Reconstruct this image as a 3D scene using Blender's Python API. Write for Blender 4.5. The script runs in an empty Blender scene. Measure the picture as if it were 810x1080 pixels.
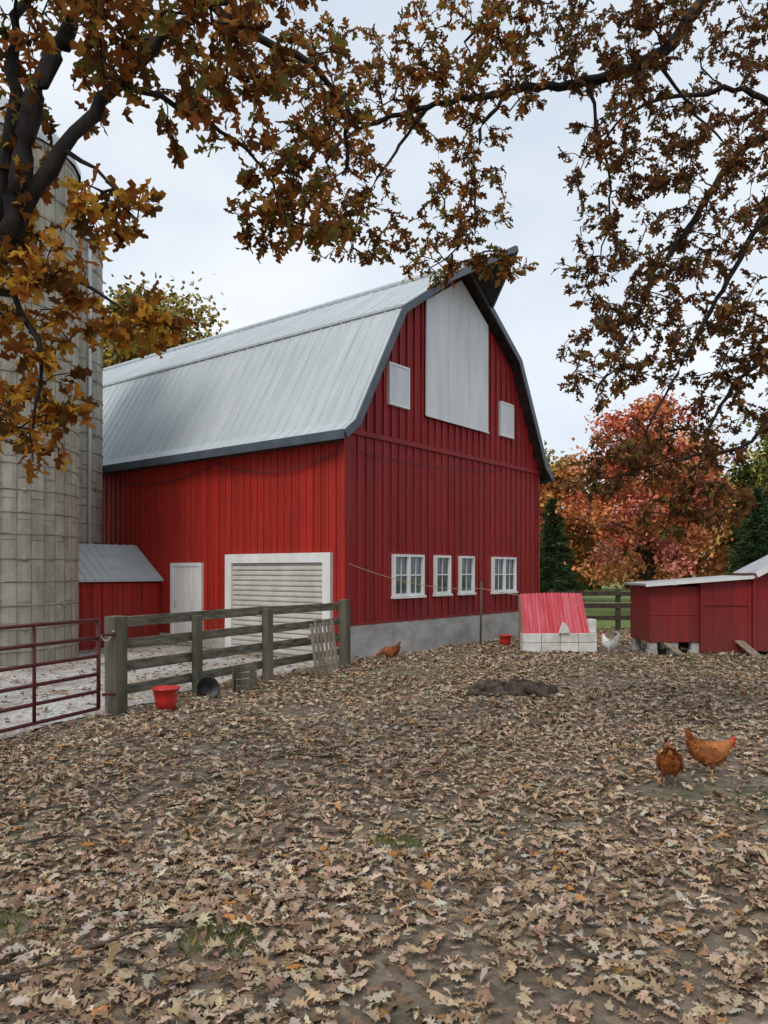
import bpy, math, random
import numpy as np
from mathutils import Vector, Matrix
random.seed(7); rng=np.random.default_rng(11)
sc=bpy.context.scene
sc.view_settings.view_transform='Standard'; sc.view_settings.look='None'
sc.view_settings.exposure=0; sc.view_settings.gamma=1

# ------------------------------------------------------------ materials
def newmat(name):
    m=bpy.data.materials.new(name); m.use_nodes=True
    nt=m.node_tree; return m,nt,nt.nodes['Principled BSDF']
def noise(nt,scale,detail=4,vec=None,rough=.6):
    n=nt.nodes.new('ShaderNodeTexNoise'); n.inputs['Scale'].default_value=scale
    n.inputs['Detail'].default_value=detail; n.inputs['Roughness'].default_value=rough
    if vec: nt.links.new(vec,n.inputs['Vector'])
    return n
def coords(nt,scale=(1,1,1)):
    t=nt.nodes.new('ShaderNodeTexCoord'); mp=nt.nodes.new('ShaderNodeMapping')
    mp.inputs['Scale'].default_value=scale
    nt.links.new(t.outputs['Object'],mp.inputs['Vector']); return mp.outputs['Vector']
def ramp(nt,fac,stops):
    r=nt.nodes.new('ShaderNodeValToRGB'); nt.links.new(fac,r.inputs['Fac'])
    e=r.color_ramp.elements
    while len(e)<len(stops): e.new(.5)
    for i,(p,c) in enumerate(stops):
        e[i].position=p; e[i].color=(*c,1) if len(c)==3 else c
    return r.outputs['Color']
def mixc(nt,fac,a,b,mode='MIX'):
    m=nt.nodes.new('ShaderNodeMix'); m.data_type='RGBA'; m.blend_type=mode
    for s,v in ((m.inputs[0],fac),(m.inputs[6],a),(m.inputs[7],b)):
        if isinstance(v,(int,float)): s.default_value=v
        elif isinstance(v,tuple): s.default_value=(*v,1)
        else: nt.links.new(v,s)
    return m.outputs[2]
def mth(nt,op,a,b=None,c=None,clamp=False):
    m=nt.nodes.new('ShaderNodeMath'); m.operation=op; m.use_clamp=clamp
    for i,v in enumerate((a,b,c)):
        if v is None: continue
        if isinstance(v,(int,float)): m.inputs[i].default_value=v
        else: nt.links.new(v,m.inputs[i])
    return m.outputs[0]
def bump(nt,b,h,strength=.3,dist=.02):
    n=nt.nodes.new('ShaderNodeBump'); n.inputs['Strength'].default_value=strength
    n.inputs['Distance'].default_value=dist
    nt.links.new(h,n.inputs['Height']); nt.links.new(n.outputs[0],b.inputs['Normal'])
def plain(name,c1,c2,scale=6,rough=.7,stretch=(1,1,1),bs=.2,metal=0,lo=.35,hi=.65,bd=.01):
    m,nt,b=newmat(name); v=coords(nt,stretch); n=noise(nt,scale,5,v)
    nt.links.new(ramp(nt,n.outputs['Fac'],[(lo,c1),(hi,c2)]),b.inputs['Base Color'])
    b.inputs['Roughness'].default_value=rough; b.inputs['Metallic'].default_value=metal
    if bs: bump(nt,b,n.outputs['Fac'],bs,bd)
    return m
def red_paint(name,base,dark,spacing):
    m,nt,b=newmat(name)
    t=nt.nodes.new('ShaderNodeTexCoord'); s=nt.nodes.new('ShaderNodeSeparateXYZ')
    nt.links.new(t.outputs['Object'],s.inputs[0])
    a=mth(nt,'ADD',s.outputs[0],s.outputs[1]); d=mth(nt,'DIVIDE',a,spacing)
    f=mth(nt,'FLOOR',d); w=nt.nodes.new('ShaderNodeTexWhiteNoise'); w.noise_dimensions='1D'
    nt.links.new(f,w.inputs['W'])
    st=coords(nt,(9,9,.45)); n1=noise(nt,1.6,8,st,.7)
    n2=noise(nt,.7,4,coords(nt,(1,1,1)))
    n3=noise(nt,5,8,coords(nt,(6,6,.8)),.75)
    c=mixc(nt,w.outputs['Value'],base,tuple(x*.72 for x in base))
    c=mixc(nt,mth(nt,'MULTIPLY',ramp(nt,n1.outputs['Fac'],[(.43,(0,0,0)),(.66,(1,1,1))]),.75),c,dark)
    c=mixc(nt,mth(nt,'MULTIPLY',ramp(nt,n2.outputs['Fac'],[(.4,(0,0,0)),(.7,(1,1,1))]),.25),c,tuple(x*.8+.025 for x in base))
    c=mixc(nt,mth(nt,'MULTIPLY',ramp(nt,n3.outputs['Fac'],[(.58,(0,0,0)),(.68,(1,1,1))]),.55),c,(.11,.05,.04))
    fr=mth(nt,'FRACT',d); e=mth(nt,'ABSOLUTE',mth(nt,'SUBTRACT',fr,.5))
    seam=ramp(nt,e,[(.455,(0,0,0)),(.5,(1,1,1))])
    c=mixc(nt,mth(nt,'MULTIPLY',seam,.55),c,(.05,.008,.006))
    low=mth(nt,'SUBTRACT',1.0,mth(nt,'DIVIDE',s.outputs[2],1.2),clamp=True)
    c=mixc(nt,mth(nt,'MULTIPLY',mth(nt,'MULTIPLY',low,n1.outputs['Fac']),.8),c,(.13,.05,.04))
    nt.links.new(c,b.inputs['Base Color']); b.inputs['Roughness'].default_value=.6
    b.inputs['Specular IOR Level'].default_value=.3
    bump(nt,b,n1.outputs['Fac'],.4,.012)
    return m
M={}
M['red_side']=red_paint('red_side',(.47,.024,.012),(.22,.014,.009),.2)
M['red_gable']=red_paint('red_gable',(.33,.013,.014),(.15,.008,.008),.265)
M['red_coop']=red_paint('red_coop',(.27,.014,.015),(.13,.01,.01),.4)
M['white']=plain('white_paint',(.68,.67,.64),(.82,.82,.80),3,.5,(1,1,.3))
M['hay']=plain('hay_door_paint',(.57,.59,.60),(.68,.69,.70),2.5,.5,(2,2,.3),.1)
M['slat']=plain('door_slat',(.52,.49,.44),(.64,.61,.56),3,.5,(1,1,1),.1)
M['trim']=plain('roof_trim',(.06,.075,.095),(.09,.11,.135),3,.5)
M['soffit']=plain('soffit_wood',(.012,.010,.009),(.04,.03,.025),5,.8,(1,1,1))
M['conc']=plain('foundation_concrete',(.26,.245,.22),(.48,.46,.43),1.8,.9,(1,1,1.6),.5,0,.3,.7,.03)
M['hoop']=plain('rusty_hoop',(.13,.115,.09),(.30,.28,.23),5,.8)
M['wood']=plain('weathered_wood',(.055,.05,.033),(.17,.15,.105),5,.85,(1,1,.15),.6)
M['woodr']=plain('weathered_rail',(.06,.052,.036),(.20,.175,.125),6,.85,(.6,.6,3),.6)
M['gate']=plain('gate_paint',(.075,.009,.013),(.14,.015,.021),9,.5)
M['bark']=plain('bark',(.007,.0055,.0045),(.028,.021,.017),14,.9,(1,1,.4),1.0,0,.35,.65,.03)
M['barkd']=plain('far_bark',(.03,.022,.016),(.07,.05,.04),8,.9,bs=0)
M['black']=plain('black_rubber',(.012,.012,.012),(.03,.03,.03),9,.5)
M['bucket']=plain('red_plastic',(.50,.022,.016),(.60,.04,.03),7,.35,(1,1,1),.05)
M['farwood']=plain('paddock_wood',(.03,.022,.016),(.08,.055,.04),6,.85)
M['stump']=plain('stump_wood',(.025,.018,.013),(.12,.09,.065),7,.95,(1,1,1),1,0,.35,.65,.04)
M['bare']=plain('pallet_wood',(.17,.13,.09),(.32,.26,.19),8,.85,(1,1,.2),.4)
M['wire']=plain('yellow_rope',(.35,.28,.12),(.45,.36,.18),8,.7)
M['cable']=plain('cable',(.02,.015,.015),(.04,.03,.03),8,.7)
M['metal']=plain('galvanised',(.38,.39,.40),(.52,.53,.54),4,.5,(1,1,1),.1,.3)
M['block']=plain('white_block',(.52,.50,.45),(.76,.74,.69),4,.85,(1,1,1),.4)
def roofmat():
    m,nt,b=newmat('roof_metal'); n=noise(nt,1.1,7,coords(nt,(.5,4.5,.5)),.7); n2=noise(nt,.6,5,coords(nt))
    c=ramp(nt,n.outputs['Fac'],[(.3,(.40,.44,.455)),(.5,(.49,.525,.54)),(.7,(.56,.59,.60))])
    c=mixc(nt,mth(nt,'MULTIPLY',ramp(nt,n2.outputs['Fac'],[(.42,(0,0,0)),(.68,(1,1,1))]),.3),c,(.37,.40,.41))
    nt.links.new(c,b.inputs['Base Color']); b.inputs['Roughness'].default_value=.65; b.inputs['Specular IOR Level'].default_value=.3
    return m
M['roof']=roofmat()
def glassmat():
    m,nt,b=newmat('window_glass'); n=noise(nt,1.6,3,coords(nt))
    nt.links.new(ramp(nt,n.outputs['Fac'],[(.35,(.015,.018,.02)),(.65,(.14,.17,.19))]),b.inputs['Base Color'])
    b.inputs['Roughness'].default_value=.08; b.inputs['Specular IOR Level'].default_value=.8
    return m
M['glass']=glassmat()
def silomat():
    m,nt,b=newmat('silo_staves')
    uv=nt.nodes.new('ShaderNodeUVMap'); br=nt.nodes.new('ShaderNodeTexBrick')
    nt.links.new(uv.outputs[0],br.inputs['Vector'])
    br.inputs['Scale'].default_value=1; br.inputs['Brick Width'].default_value=.75; br.inputs['Row Height'].default_value=.26
    br.inputs['Mortar Size'].default_value=.013; br.inputs['Mortar Smooth'].default_value=.5
    br.inputs['Color1'].default_value=(.46,.42,.33,1); br.inputs['Color2'].default_value=(.33,.30,.235,1)
    br.inputs['Mortar'].default_value=(.17,.155,.125,1)
    n=noise(nt,1.4,8,coords(nt,(4,4,.22)),.75); n2=noise(nt,3,7,coords(nt),.7); n3=noise(nt,.5,4,coords(nt,(1,1,.6)))
    c=mixc(nt,mth(nt,'MULTIPLY',ramp(nt,n.outputs['Fac'],[(.40,(0,0,0)),(.62,(1,1,1))]),.75),br.outputs['Color'],(.18,.16,.125))
    c=mixc(nt,mth(nt,'MULTIPLY',ramp(nt,n2.outputs['Fac'],[(.45,(0,0,0)),(.7,(1,1,1))]),.55),c,(.56,.53,.45))
    c=mixc(nt,mth(nt,'MULTIPLY',ramp(nt,n3.outputs['Fac'],[(.45,(0,0,0)),(.7,(1,1,1))]),.3),c,(.22,.20,.14))
    nt.links.new(c,b.inputs['Base Color']); b.inputs['Roughness'].default_value=.9
    bump(nt,b,mth(nt,'SUBTRACT',n2.outputs['Fac'],br.outputs['Fac']),.6,.02)
    return m
M['silo']=silomat()
def stripemat():
    m,nt,b=newmat('faded_red_metal')
    n=noise(nt,2.2,6,coords(nt,(3.2,.5,.35)),.7)
    f=mth(nt,'ADD',ramp(nt,n.outputs['Fac'],[(.42,(0,0,0)),(.66,(.6,.6,.6))]),.05)
    nt.links.new(mixc(nt,f,(.52,.035,.055),(.64,.20,.22)),b.inputs['Base Color']); b.inputs['Roughness'].default_value=.55
    return m
M['stripe']=stripemat()
def leafmat(name,trans=.35):
    m=bpy.data.materials.new(name); m.use_nodes=True; nt=m.node_tree; nt.nodes.remove(nt.nodes['Principled BSDF'])
    a=nt.nodes.new('ShaderNodeAttribute'); a.attribute_name='Col'
    d=nt.nodes.new('ShaderNodeBsdfDiffuse'); nt.links.new(a.outputs['Color'],d.inputs['Color']); out=d.outputs[0]
    if trans:
        tr=nt.nodes.new('ShaderNodeBsdfTranslucent'); nt.links.new(a.outputs['Color'],tr.inputs['Color'])
        mx=nt.nodes.new('ShaderNodeMixShader'); mx.inputs[0].default_value=trans
        nt.links.new(d.outputs[0],mx.inputs[1]); nt.links.new(tr.outputs[0],mx.inputs[2]); out=mx.outputs[0]
    nt.links.new(out,nt.nodes['Material Output'].inputs['Surface'])
    return m
M['leaf']=leafmat('oak_leaf',.5); M['litter']=leafmat('dry_leaf',0); M['far']=leafmat('far_foliage',0)
M['grass']=leafmat('grass_blade',0)

# ------------------------------------------------------------ mesh helpers
def empty(name,loc=(0,0,0),rz=0):
    e=bpy.data.objects.new(name,None); sc.collection.objects.link(e)
    e.location=loc; e.rotation_euler=(0,0,rz); e.empty_display_size=.2; return e
class MB:
    def __init__(s): s.v=[]; s.f=[]; s.m=[]
    def add(s,vs,fs,mi=0):
        o=len(s.v); s.v+= [tuple(p) for p in vs]; s.f+=[tuple(i+o for i in f) for f in fs]; s.m+=[mi]*len(fs)
    def box(s,x0,x1,y0,y1,z0,z1,mi=0):
        s.add([(x0,y0,z0),(x1,y0,z0),(x1,y1,z0),(x0,y1,z0),(x0,y0,z1),(x1,y0,z1),(x1,y1,z1),(x0,y1,z1)],
              [(0,3,2,1),(4,5,6,7),(0,1,5,4),(1,2,6,5),(2,3,7,6),(3,0,4,7)],mi)
    def beam(s,p,q,w,h,mi=0,up=(0,0,1),taper=1):
        p=Vector(p);q=Vector(q);d=(q-p).normalized();u=Vector(up)
        if abs(d.dot(u))>.95: u=Vector((0,1,0))
        a=d.cross(u).normalized(); b=a.cross(d).normalized()
        vs=[]
        for c,k in ((p,1),(q,taper)):
            for i,j in ((-1,-1),(1,-1),(1,1),(-1,1)): vs.append(c+a*(i*w/2*k)+b*(j*h/2*k))
        s.add(vs,[(0,1,2,3),(7,6,5,4),(0,4,5,1),(1,5,6,2),(2,6,7,3),(3,7,4,0)],mi)
    def tube(s,pts,rad,n=8,mi=0,cap=True):
        pts=[Vector(p) for p in pts]; k=len(pts)
        if isinstance(rad,(int,float)): rad=[rad]*k
        vs=[];fs=[];ref=Vector((.13,.21,1)).normalized()
        for i,p in enumerate(pts):
            d=(pts[min(i+1,k-1)]-pts[max(i-1,0)]).normalized()
            r=ref if abs(d.dot(ref))<.95 else Vector((1,.1,0))
            a=d.cross(r).normalized(); b=d.cross(a)
            for j in range(n):
                t=2*math.pi*j/n; vs.append(p+(a*math.cos(t)+b*math.sin(t))*rad[i])
        for i in range(k-1):
            for j in range(n):
                fs.append((i*n+j,i*n+(j+1)%n,(i+1)*n+(j+1)%n,(i+1)*n+j))
        if cap: fs.append(tuple(range(n))[::-1]); fs.append(tuple((k-1)*n+j for j in range(n)))
        s.add(vs,fs,mi)
    def prism(s,poly,ax,a0,a1,mi=0):
        n=len(poly)
        def mk(p,a):
            return {'y':(p[0],a,p[1]),'x':(a,p[0],p[1]),'z':(p[0],p[1],a)}[ax]
        vs=[mk(p,a0) for p in poly]+[mk(p,a1) for p in poly]
        fs=[tuple(range(n)),tuple(range(2*n-1,n-1,-1))]+[(i,(i+1)%n,n+(i+1)%n,n+i) for i in range(n)]
        s.add(vs,fs,mi)
    def build(s,name,mats,parent=None,smooth=False,bevel=0,sub=0):
        me=bpy.data.meshes.new(name); me.from_pydata(s.v,[],s.f)
        for m in (mats if isinstance(mats,list) else [mats]): me.materials.append(m)
        me.polygons.foreach_set('material_index',s.m)
        if smooth: me.polygons.foreach_set('use_smooth',[True]*len(s.f))
        me.update()
        import bmesh
        bm=bmesh.new(); bm.from_mesh(me); bmesh.ops.recalc_face_normals(bm,faces=bm.faces); bm.to_mesh(me); bm.free()
        o=bpy.data.objects.new(name,me); sc.collection.objects.link(o)
        if parent: o.parent=parent
        if bevel:
            b=o.modifiers.new('b','BEVEL'); b.width=bevel; b.segments=2; b.limit_method='ANGLE'
        if sub:
            b=o.modifiers.new('s','SUBSURF'); b.levels=sub; b.render_levels=sub
        return o
def np_mesh(name,V,F,col,mat,parent=None):
    me=bpy.data.meshes.new(name); n=len(V); k=F.shape[1]
    me.vertices.add(n); me.vertices.foreach_set('co',V.astype(np.float32).ravel())
    me.loops.add(F.size); me.loops.foreach_set('vertex_index',F.astype(np.int32).ravel())
    me.polygons.add(len(F)); me.polygons.foreach_set('loop_start',np.arange(0,F.size,k,dtype=np.int32))
    me.update(calc_edges=True)
    a=me.attributes.new('Col','FLOAT_COLOR','POINT')
    c=np.ones((n,4),np.float32); c[:,:3]=col; a.data.foreach_set('color',c.ravel())
    me.materials.append(mat)
    o=bpy.data.objects.new(name,me); sc.collection.objects.link(o)
    if parent: o.parent=parent
    return o
def leaf_tpl(o):
    n=len(o); V=[]
    for x,y in o: V+=[(x,0,0),(x,y,0),(x,-y,0)]
    F=[]
    for i in range(n-1):
        F+=[(3*i,3*i+3,3*i+4,3*i+1),(3*i,3*i+2,3*i+5,3*i+3)]
    return np.array(V,float),np.array(F)
OAK=leaf_tpl([(0,.008),(.17,.012),(.24,.13),(.34,.055),(.46,.27),(.55,.09),(.70,.30),(.73,.10),(.88,.17),(.89,.06),(1.04,.004)])
OAK2=leaf_tpl([(0,.008),(.12,.012),(.22,.10),(.36,.07),(.44,.20),(.56,.11),(.66,.22),(.76,.12),(.86,.14),(.93,.07),(1.0,.004)])
OAKL=leaf_tpl([(0,.01),(.2,.03),(.30,.2),(.40,.07),(.60,.33),(.70,.10),(.88,.17),(1.0,.004)])
OAKF=leaf_tpl([(0,.01),(.3,.2),(.42,.07),(.65,.26),(1.0,.004)])
QUAD=(np.array([(-.5,-.35,0),(.5,-.35,0.1),(.5,.35,0),(-.5,.35,.1)],float),np.array([(0,1,2,3)]))
def norm(a): return a/np.maximum(np.linalg.norm(a,axis=1,keepdims=True),1e-9)
def scatter(name,tpl,pos,dirs,nrm,size,col,mat,parent=None,curl=.5,fold=.35,jit=.04,shade=0):
    T,F=tpl; N=len(pos); X=norm(dirs); Z=nrm-(nrm*X).sum(1,keepdims=True)*X; Z=norm(Z); Y=np.cross(Z,X)
    x=T[None,:,0]; y=T[None,:,1]
    c=rng.normal(0,curl,(N,1)); fo=rng.normal(.1,fold,(N,1))
    z=T[None,:,2]+c*((x-.5)**2-.2)+fo*np.abs(y)+rng.normal(0,jit,(N,len(T)))
    wid=rng.uniform(.75,1.2,(N,1)); bend=rng.normal(0,.18,(N,1))
    L=np.stack([np.broadcast_to(x,z.shape),y*wid+bend*(x*x-x*.6)*(1 if len(T)>8 else 0),z],2)*size[:,None,None]
    V=pos[:,None,:]+L[:,:,0:1]*X[:,None,:]+L[:,:,1:2]*Y[:,None,:]+L[:,:,2:3]*Z[:,None,:]
    FF=(F[None]+(np.arange(N)*len(T))[:,None,None]).reshape(-1,F.shape[1])
    C=np.repeat(col,len(T),axis=0)
    if shade: C=C*rng.uniform(1-shade,1+shade,(len(C),1))
    return np_mesh(name,V.reshape(-1,3),FF,C,mat,parent)
def palette(N,cols,w,var=.25):
    cols=np.array(cols); w=np.array(w,float); w/=w.sum()
    c=cols[rng.choice(len(cols),N,p=w)]
    return np.clip(c*rng.uniform(1-var,1+var,(N,1))*rng.uniform(.92,1.08,(N,3)),0,1)

# ------------------------------------------------------------ terrain
def gh(x,y):
    x=np.asarray(x,float); y=np.asarray(y,float)
    a=.018*np.sin(1.7*x+.6*y)+.015*np.sin(-.9*x+2.1*y+1)+.010*np.sin(3.3*x+2.7*y+2)+.006*np.sin(6.1*x-5.2*y)
    return a*np.clip((24-np.abs(y))/8,0,1)*np.clip((16-np.abs(x))/6,0,1)
def axis(lo,hi,step,far):
    a=list(np.arange(lo,hi,step)); r=hi; s=step
    while r<far: a.append(r); s*=1.35; r+=s
    a.append(far); l=lo; s=step; b=[]
    while l>-far: s*=1.35; l-=s; b.append(max(l,-far))
    return np.array(b[::-1]+a)
xs=axis(-9,9,.13,500); ys=axis(0,23,.13,500)
XX,YY=np.meshgrid(xs,ys); ZZ=gh(XX,YY)
nx,ny=len(xs),len(ys); idx=np.arange(nx*ny).reshape(ny,nx)
F=np.stack([idx[:-1,:-1],idx[:-1,1:],idx[1:,1:],idx[1:,:-1]],-1).reshape(-1,4)
def groundmat():
    m,nt,b=newmat('yard_ground'); v=coords(nt)
    s=nt.nodes.new('ShaderNodeSeparateXYZ'); nt.links.new(v,s.inputs[0])
    n1=noise(nt,.8,5,v); n2=noise(nt,30,5,v,.7); n3=noise(nt,.55,4,v)
    vo=nt.nodes.new('ShaderNodeTexVoronoi'); vo.inputs['Scale'].default_value=17; nt.links.new(v,vo.inputs['Vector'])
    soil=ramp(nt,n2.outputs['Fac'],[(.3,(.07,.052,.037)),(.7,(.20,.155,.11))])
    litter=ramp(nt,vo.outputs['Color'],[(.2,(.11,.078,.053)),(.55,(.25,.19,.13)),(.9,(.38,.30,.22))])
    f=ramp(nt,n1.outputs['Fac'],[(.38,(.2,.2,.2)),(.6,(.8,.8,.8))])
    c=mixc(nt,f,soil,litter)
    gr=ramp(nt,n2.outputs['Fac'],[(.3,(.035,.05,.017)),(.7,(.10,.13,.045))])
    c=mixc(nt,mth(nt,'MULTIPLY',ramp(nt,n3.outputs['Fac'],[(.55,(0,0,0)),(.64,(1,1,1))]),.5),c,gr)
    field=ramp(nt,n2.outputs['Fac'],[(.3,(.10,.15,.03)),(.7,(.20,.26,.06))])
    fy=mth(nt,'MULTIPLY',mth(nt,'SUBTRACT',mth(nt,'ADD',s.outputs[1],mth(nt,'MULTIPLY',n1.outputs['Fac'],2.0)),21.6),.7,clamp=True)
    c=mixc(nt,fy,c,field)
    nt.links.new(c,b.inputs['Base Color']); b.inputs['Roughness'].default_value=.95
    bump(nt,b,n2.outputs['Fac'],.8,.03); return m
np_mesh('ground',np.stack([XX,YY,ZZ],-1).reshape(-1,3),F,np.array([.1,.1,.1]),groundmat())
def gravelmat():
    m,nt,b=newmat('pale_gravel'); v=coords(nt)
    vo=nt.nodes.new('ShaderNodeTexVoronoi'); vo.inputs['Scale'].default_value=26; nt.links.new(v,vo.inputs['Vector'])
    n=noise(nt,1.1,6,v)
    c=ramp(nt,vo.outputs['Color'],[(.1,(.28,.26,.24)),(.6,(.50,.48,.45)),(.95,(.70,.68,.65))])
    c=mixc(nt,mth(nt,'MULTIPLY',ramp(nt,n.outputs['Fac'],[(.42,(0,0,0)),(.66,(1,1,1))]),.65),c,(.20,.16,.12))
    nt.links.new(c,b.inputs['Base Color']); b.inputs['Roughness'].default_value=.9
    bump(nt,b,vo.outputs['Distance'],.7,.03); return m
line=[(-6.4,.9),(-3.3,8.9),(-.95,13.95)]; offd=[(-.96,.28),(-.94,.34),(-.786,.618)]
G=[];nr=80;nc=60
for i in range(nr):
    t=i/(nr-1)*2; k=min(int(t),1); f=t-k
    p=[line[k][j]*(1-f)+line[k+1][j]*f for j in (0,1)]; d=[offd[k][j]*(1-f)+offd[k+1][j]*f for j in (0,1)]
    for j in range(nc):
        o=.12+14*(j/(nc-1))**1.3+ (.12*math.sin(i*.9)+.08*math.sin(i*2.3) if j==0 else 0)
        x,y=p[0]+d[0]*o,p[1]+d[1]*o; G.append((x,y,float(gh(x,y))+.012))
idx=np.arange(nr*nc).reshape(nr,nc)
F=np.stack([idx[:-1,:-1],idx[:-1,1:],idx[1:,1:],idx[1:,:-1]],-1).reshape(-1,4)[:,::-1]
np_mesh('gravel_driveway',np.array(G),F,np.array([.1,.1,.1]),gravelmat())

# ------------------------------------------------------------ barn
BA=math.atan2(.786,.618); BC=(-.75,14.3)
barn=empty('red_barn',(BC[0],BC[1],0),BA)
W=8.0; L=23
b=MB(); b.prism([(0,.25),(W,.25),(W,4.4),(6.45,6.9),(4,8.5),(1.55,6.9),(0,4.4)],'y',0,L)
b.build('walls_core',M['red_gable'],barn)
b=MB(); b.box(-.012,0,0.0,L,.25,4.4); b.build('side_wall',M['red_side'],barn)
b=MB(); b.box(-.03,W+.03,-.045,.03,-.2,.65); b.box(-.034,.03,.03,L,-.2,.25); b.build('foundation',M['conc'],barn)
def roofz(t):
    t=min(t,W-t)
    return 4.4+(t/1.55)*2.5 if t<1.55 else 6.9+(t-1.55)/2.45*1.6
wins=[(1.463,2.53,1.22,2.0,2),(2.96,3.57,1.23,2.0,1),(3.96,4.58,1.23,2.0,1),(5.46,6.62,1.22,2.0,2)]
b=MB(); sp=.265; t=sp/2
while t<W:
    cuts=[(w[2]-.1,w[3]+.1) for w in wins if w[0]-.1<t<w[1]+.1]
    z0=.70; j=random.uniform(-.006,.006)
    for a,c in cuts: b.box(t-.026+j,t+.026+j,-.026,0,z0,a); z0=c
    b.box(t-.026+j,t+.026+j,-.026,0,z0,4.30)
    if 2.55<t<5.24: b.box(t-.026,t+.026,-.036,0,4.42,5.01)
    elif 1.28<t<2.0 or 5.78<t<6.48:
        b.box(t-.026,t+.026,-.036,0,4.42,5.05); b.box(t-.026,t+.026,-.036,0,5.93,roofz(t)-.06)
    elif roofz(t)>4.6: b.box(t-.026,t+.026,-.036,0,4.42,roofz(t)-.06)
    t+=sp
b.box(0,W,-.05,0,4.31,4.41)
b.box(0,.11,-.04,0,.701,4.30); b.box(W-.11,W,-.04,0,.701,4.30)
b.box(0.0,W,-.052,0,.651,.70)
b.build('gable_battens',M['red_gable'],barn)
b=MB(); s=.2
while s<L:
    z0=.26; j=random.uniform(-.008,.008)
    if .2<s<3.4: z0=2.08
    elif 4.1<s<5.3: z0=1.9
    b.box(-.030,-.012,s-.017+j,s+.017+j,z0,4.38); s+=.2
b.box(-.045,-.0125,-.04,.1,.26,4.4)
b.build('side_battens',M['red_side'],barn)
prof=[(-.32,4.26),(.03,4.52),(1.50,7.04),(4,8.67)]
prof=prof+[(W-t,z) for t,z in prof[-2::-1]]
def offs(prof,d):
    out=[]
    for i,p in enumerate(prof):
        a=prof[max(i-1,0)];c=prof[min(i+1,len(prof)-1)]
        tx,tz=c[0]-a[0],c[1]-a[1]; l=math.hypot(tx,tz); out.append((p[0]+tz/l*d,p[1]-tx/l*d))
    return out
inn=offs(prof,.09); Y0,Y1=-.26,L+.3
b=MB(); n=len(prof)
for i in range(n-1):
    A,B_,C,D=prof[i],prof[i+1],inn[i+1],inn[i]
    b.add([(A[0],Y0,A[1]),(B_[0],Y0,B_[1]),(B_[0],Y1,B_[1]),(A[0],Y1,A[1])],[(0,1,2,3)],0)
    b.add([(D[0],Y0,D[1]),(C[0],Y0,C[1]),(C[0],Y1,C[1]),(D[0],Y1,D[1])],[(0,1,2,3)],1)
    for y in (Y0,Y1): b.add([(A[0],y,A[1]),(B_[0],y,B_[1]),(C[0],y,C[1]),(D[0],y,D[1])],[(0,1,2,3)],2)
for i in (0,n-1):
    A,D=prof[i],inn[i]; b.add([(A[0],Y0,A[1]),(A[0],Y1,A[1]),(D[0],Y1,D[1]),(D[0],Y0,D[1])],[(0,1,2,3)],2)
b.build('roof',[M['roof'],M['soffit'],M['trim']],barn)
b=MB(); y=Y0+.12; r2=offs(prof,-.020)
while y<Y1:
    for i in range(n-1):
        A,B_,C,D=prof[i],prof[i+1],r2[i+1],r2[i]
        b.add([(A[0],y-.022,A[1]),(B_[0],y-.022,B_[1]),(B_[0],y+.022,B_[1]),(A[0],y+.022,A[1]),
               (D[0],y-.010,D[1]),(C[0],y-.010,C[1]),(C[0],y+.010,C[1]),(D[0],y+.010,D[1])],[(4,5,6,7),(0,1,5,4),(3,7,6,2)])
    y+=.3
b.tube([(4,Y0,8.70),(4,Y1,8.70)],.07,8)
for q in (2,4): b.beam((prof[q][0],Y0,prof[q][1]+.015),(prof[q][0],Y1,prof[q][1]+.015),.10,.05)
b.build('roof_ribs',M['roof'],barn)
b=MB(); lo=offs(prof,.14); up=offs(prof,-.02)
for i in range(n-1):
    b.prism([up[i],up[i+1],lo[i+1],lo[i]],'y',Y0-.035,Y0-.002)
b.box(-.37,-.33,Y0-.03,Y1,4.12,4.29); b.box(W+.33,W+.37,Y0-.03,Y1,4.12,4.29)
b.build('rake_and_fascia',M['trim'],barn)
b=MB(); b.box(-.33,0,.0,L,4.14,4.16); b.box(W,W+.33,0,L,4.14,4.16); b.build('eave_soffit',M['soffit'],barn)
b=MB(); tip=(4,-1.5,8.72)
for sgn in (-1,1):
    e=(4+sgn*1.0,Y0-.04,8.01); r=(4,Y0-.04,8.68)
    b.add([tip,e,r],[(0,1,2)],0)
    low=[(p[0],p[1],p[2]-.07) for p in (tip,e,r)]; b.add(low,[(0,1,2)],1)
    b.beam(tip,e,.05,.14,2)
b.beam((4,-1.45,8.58),(4,0,8.50),.1,.14,1)
b.build('hay_hood',[M['roof'],M['soffit'],M['trim']],barn)
b=MB(); b.prism([(2.6,5.05),(5.2,5.05),(5.2,7.62),(4,8.36),(2.6,7.52)],'y',-.075,-.04,0)
for t in (3.47,4.33): b.box(t-.006,t+.006,-.078,-.07,5.07,7.9,1)
b.box(2.58,5.22,-.09,-.0755,5.02,5.06,0)
b.build('hay_door',[M['hay'],M['slat']],barn)
b=MB()
for t0,t1 in ((1.34,1.95),(5.86,6.44)):
    b.box(t0,t1,-.065,-.0,5.1,5.88,0)
    for a in ((t0-.04,t0,5.06,5.92),(t1,t1+.04,5.06,5.92)): b.box(a[0],a[1],-.08,0,a[2],a[3],1)
    b.box(t0,t1,-.08,0,5.06,5.1,1); b.box(t0,t1,-.08,0,5.88,5.92,1)
b.build('loft_shutters',[M['hay'],M['white']],barn)
b=MB()
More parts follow.
